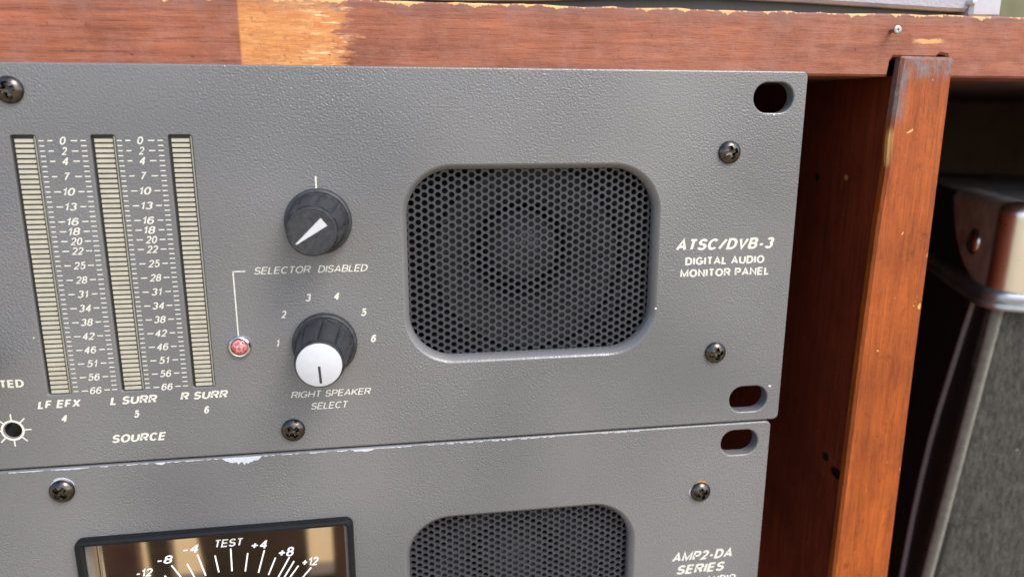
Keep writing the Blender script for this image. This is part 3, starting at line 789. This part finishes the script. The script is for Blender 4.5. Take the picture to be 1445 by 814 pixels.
# small nicks on the upper unit
for cx, cz, r_n, mt in ((-35.2, 31.5, .45, 'alu'), (-176.6, 30.5, .22, 'print'), (-3.1, 9.4, .5, 'alu'), (-8.0, 78.1, .35, 'alu')):
    rr = random.Random(int(cz * 10)); chip([(cx + r_n * rr.uniform(.5, 1.2) * math.cos(a * math.pi / 4), cz + r_n * .7 * rr.uniform(.5, 1.2) * math.sin(a * math.pi / 4)) for a in range(8)], up, mt)

# ---- needle meter
s_out = rrect(-174.2, -110.75, -67.2, -18.25, 1.9, 8)
frm = plate(s_out, [(rrect(-172.5, -112.25, -65.6, -19.75, .7, 6), [(.3, -2.0), (.08, -1.85), (0, -1.6), (0, 2.6)])], -2.0, 0, [(.8, -2.0), (.35, -1.85), (.08, -1.4), (0, -1.0), (0, .02)],
            'needle_meter', M['bezel'], lo)
s = MB(); s.box(-172.9, -111.9, 2.5, 3.4, -66, -19.4); gl = s.build('meter_glass', M['glass'], frm, smooth=0)
s = MB(); s.box(-170.2, -169.85, 2.25, 2.49, -65, -21.0); s.box(-169.84, -113.2, 2.25, 2.49, -21.3, -21.0)
s.build('inner_frame', M['olive'], frm, smooth=0)
K = (169.74 + 2.44) / (169.74 + .5)
def onD(x, z): return (-98.5 + (x + 98.5) * K, 77.93 + (z - 77.93) * K)
ticks = [((-143.91, -26.17), (-143.4, -30.8)), ((-140.14, -24.64), (-140.33, -30.82)), ((-136.31, -26.29), (-137.25, -31.23)), ((-132.35, -25.85), (-134.19, -31.91)),
         ((-129.89, -28.18), (-131.87, -32.76)), ((-126.58, -28.36), (-129.76, -33.9)), ((-125.55, -29.57), (-128.35, -34.1)), ((-124.6, -30.96), (-127.0, -34.2)), ((-121.53, -31.73), (-124.2, -34.8)),
         ((-147.9, -25.5), (-146.5, -31.4)), ((-150.47, -27.77), (-148.95, -32.0)), ((-154.05, -27.8), (-151.2, -33.0)), ((-155.87, -30.41), (-153.8, -33.8)), ((-159.2, -31.7), (-156.2, -35.5))]
s = MB()
for a, b in ticks:
    a = Vector(onD(*a)); b = Vector(onD(*b)); v = (b - a).normalized(); nx, nz = -v.y * .18, v.x * .18
    s.add([(p.x + q * nx, 2.44, p.y + q * nz) for p, q in ((a, 1), (a, -1), (b, -1), (b, 1))], [(0, 1, 2, 3)])
s.build('dial_marks', M['print_dial'], gl, smooth=0)
def D(s_, x0, x1, z0, z1, **kw):
    a = onD(x0, z0); b = onD(x1, z1); lettering('dial_lettering', s_, a[0], b[0], a[1], b[1], 2.44, gl, mat=M['print_dial'], **kw)
D('TEST', -143.45, -137.05, -24.1, -22.05, bold=.04, italic=True)
D('+4', -135.3, -131.5, -25.4, -23.1, bold=.04, italic=True)
D('+8', -129.05, -125.35, -28.1, -25.6, bold=.04, italic=True)
D('+12', -123.6, -119.65, -31.2, -28.9, bold=.04, italic=True)
D('-4', -151.05, -147.4, -24.9, -22.75, bold=.04, italic=True)
D('-8', -157.1, -153.55, -27.2, -25.1, bold=.04, italic=True)
D('-12', -162.1, -158.4, -30.2, -28.1, bold=.04, italic=True)

# ------------------------------------------------------------------ travel case in the right-hand bay
case = bpy.data.objects.new('travel_case', None); COL.objects.link(case)
case['label'] = 'dark cloth covered case with nickel corner in the right bay behind the orange strip'; case['category'] = 'case'
ex = Vector((0.90912904, -0.41595193, -0.021642)); dn = Vector((-0.0221702, 0.00356044, -0.99974787)); ed = Vector((0.41592412, 0.90937963, -0.00598484))
mw = Matrix((ex.normalized(), ed.normalized(), -dn.normalized())).transposed().to_4x4(); mw.translation = Vector((104.0, 55.0, 48.53)) * MM
case.matrix_world = mw
CW, CD = 200, 190
def ue(z):      # the body widens downwards
    return 7.4 + .072 * z if z < -30 else 5.0
def section(z, r, inset=0.0):
    """rounded rectangle cross-section with texture zones"""
    u0 = ue(z) + inset; P = []
    for cx, cy, s_ in ((CW - r, r + inset, -90), (CW - r, CD - r, 0), (u0 + r, CD - r, 90), (u0 + r, r + inset, 180)):
        for i in range(9):
            a = math.radians(s_ + 90 * i / 8); P.append((cx + r * math.cos(a), cy + r * math.sin(a)))
    return P
def stack(levels, name, mats, parent, zone=None, capt=True):
    V = []; F = []; n = 36
    for z, r, ins in levels:
        V += [(a, b, z) for a, b in section(z, r, ins)]
    for k in range(len(levels) - 1):
        for i in range(n):
            j = (i + 1) % n; F.append((k * n + i, (k + 1) * n + i, (k + 1) * n + j, k * n + j))
    F.append(tuple(range(n))); F.append(tuple((len(levels) - 1) * n + i for i in range(n - 1, -1, -1)))
    o = mesh_obj(name, V, F, mats, parent, org=(0, 0, 0), local=True, smooth=40)
    if zone:
        for p in o.data.polygons:
            c = p.center * 1000; p.material_index = zone(c)
    return o
lev = [(-.2, 4, 4.0), (-.9, 5, 1.6), (-2.4, 6, .4), (-5, 6, 0), (-35, 6, 0)]
stack(lev, 'lid', [M['tolex'], M['lid_sheen']], case, lambda c: 1 if c.z > -1.5 else 0)
def zone(c):      # front face cloth, left face vinyl
    return 0 if c.y < 5.2 and c.x > 3 else 1
stack([(-36.0, 6, .6), (-60, 6, .6), (-120, 6, .6), (-180, 6, .6), (-250, 6, .6), (-340, 6, .6)], 'body', [M['cloth'], M['tolex']], case, zone)
# pale strip round the front left edge: its highlight put in as colour
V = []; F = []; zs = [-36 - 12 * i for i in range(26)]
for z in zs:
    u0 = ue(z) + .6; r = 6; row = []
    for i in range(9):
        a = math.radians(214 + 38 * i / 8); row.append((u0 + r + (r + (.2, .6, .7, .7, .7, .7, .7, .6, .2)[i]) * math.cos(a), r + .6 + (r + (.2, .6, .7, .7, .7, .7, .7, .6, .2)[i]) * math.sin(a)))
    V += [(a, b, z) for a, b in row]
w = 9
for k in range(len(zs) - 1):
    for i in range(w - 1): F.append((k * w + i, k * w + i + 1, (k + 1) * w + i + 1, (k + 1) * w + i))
mesh_obj('edge_sheen_strip', V, F, M['edge_sheen'], case, org=(0, 0, 0), local=True)
s = MB(); path = [(36.5, 17), (50, 19.5), (66.7, 22), (85, 24.5), (99, 25.5), (115, 25), (131, 23.5), (150, 20.5), (168, 17), (200, 11), (240, 8)]
s.tube([(ue(-h) + .3, w_, -h) for h, w_ in path], 1.15, 10); s.build('piping', M['piping'], case, local=True)
# metal trim below the lid
V = []; F = []
def ring(o, z):
    u0 = 4.2; r = 5; P = [(u0 - o, 180), (u0 - o, 60), (u0 - o, r + 6)]
    for i in range(9):
        a = math.radians(180 + 90 * i / 8); P.append((u0 + r + (r + o) * math.cos(a), r + (r + o) * math.sin(a)))
    return [(a, b, z) for a, b in P + [(60, -o), (CW, -o)]]
prof = [(-.5, -29.6), (1.2, -29.8), (2.2, -30.6), (2.6, -32), (2.4, -33.4), (3.4, -34.0), (3.6, -35.4), (3.0, -36.3), (-.5, -36.4)]
for o_, z in prof: V += ring(o_, z)
w = 14
for k in range(len(prof) - 1):
    for i in range(w - 1): F.append((k * w + i, (k + 1) * w + i, (k + 1) * w + i + 1, k * w + i + 1))
mesh_obj('metal_trim', V, F, M['trim'], case, org=(0, 0, 0), local=True, smooth=40)
# nickel corner: left plate, rounded bend, front plate, turned over the top
def corner_pt(t_, o):      # t_<0 on the left face, 0..1 the bend, >1 the front
    u0, r = 5.0, 6.0
    if t_ < 0: return (u0 - o, r - t_)
    if t_ <= 1:
        a = math.radians(180 + 90 * t_); return (u0 + r + (r + o) * math.cos(a), r + (r + o) * math.sin(a))
    return (u0 + r + (t_ - 1), -o)
ts = [-52 + 52 * (i / 26) ** .8 for i in range(26)] + [i / 10 for i in range(11)] + [1 + 1.9 * i for i in range(1, 25)]
nv = 14; V = []; F = []
def bottom(t_):
    if t_ < 0:
        q = min(1, -t_ / 52); return -30.2 * (1 - q ** 2.1) ** .62 - 1.2 * (1 - q)
    if t_ <= 1: return -31.2
    q = min(1, (t_ - 1) / 46); return -31.2 * (1 - q ** 2.3) ** .6
rows = []
for t_ in ts:
    b = bottom(t_); row = []
    for o_, z in ((-7, .9), (-4.0, .85), (-2.0, .6), (-.6, .1), (.5, -.8), (1.0, -2.2)): row.append((*corner_pt(t_, o_), z))
    for k in range(nv + 1):
        z = -2.6 + (min(b, -3.0) + 2.6) * k / nv; row.append((*corner_pt(t_, 1.15), z))
    zb = min(b, -3.0); row.append((*corner_pt(t_, .9), zb - .25)); row.append((*corner_pt(t_, .05), zb - .3))
    rows.append(row)
w = len(rows[0])
for r_ in rows: V += r_
for k in range(len(rows) - 1):
    for i in range(w - 1): F.append((k * w + i, k * w + i + 1, (k + 1) * w + i + 1, (k + 1) * w + i))
cn = mesh_obj('metal_corner', V, F, M['nickel'], case, org=(5, 5, -15), local=True, smooth=60)
s = MB(); n = 32; V = []; F = []
prof = [(5.0, -.9), (4.9, -1.7), (4.4, -2.5), (3.3, -3.1), (1.7, -3.45), (.02, -3.55)]
for r_, d in prof:
    for i in range(n):
        a = 2 * math.pi * i / n; V.append((5.0 + d, 23.5 + r_ * math.cos(a), -16.3 + r_ * math.sin(a)))
for k in range(len(prof) - 1):
    for i in range(n): j = (i + 1) % n; F.append((k * n + i, k * n + j, (k + 1) * n + j, (k + 1) * n + i))
org = Vector((3, 23.5, -16.3)); me = bpy.data.meshes.new('rivet')
me.from_pydata([tuple((Vector(v) - org) * MM) for v in V], [], F); me.materials.append(M['chrome']); me.polygons.foreach_set('use_smooth', [True] * len(me.polygons))
rv = bpy.data.objects.new('rivet', me); COL.objects.link(rv); rv.parent = cn; rv.location = (org - Vector((5, 5, -15))) * MM

# ------------------------------------------------------------------ boards added out of view opposite, only for the stripes the meter glass mirrors
tr = thing('reflection_boards', 'dark boards added out of view opposite the rack to give the meter glass its mirrored stripes', 'reflection_prop', (-230, -350, GZ))
for x0, x1, mt, lean in ((-318, -293, 'post_red', 0), (-284, -270, 'post_brown', 3), (-243, -172, 'post_brown', 14), (-152.5, -140, 'post_red', 0)):
    V = [(x0 + dx, y, z) for y in (-350, -362) for (dx, z) in ((0, GZ), (0 - lean, -150))] + [(x1 + dx, y, z) for y in (-350, -362) for (dx, z) in ((0, GZ), (0, -150))]
    mesh_obj('board', V, [(0, 1, 5, 4), (2, 6, 7, 3), (0, 2, 3, 1), (4, 5, 7, 6), (1, 3, 7, 5), (0, 4, 6, 2)], M[mt], tr, smooth=0)
s = MB(); s.box(-330, -130, -380, -362.2, GZ, GZ + 25); s.build('rail', M['post_brown'], tr, smooth=0)
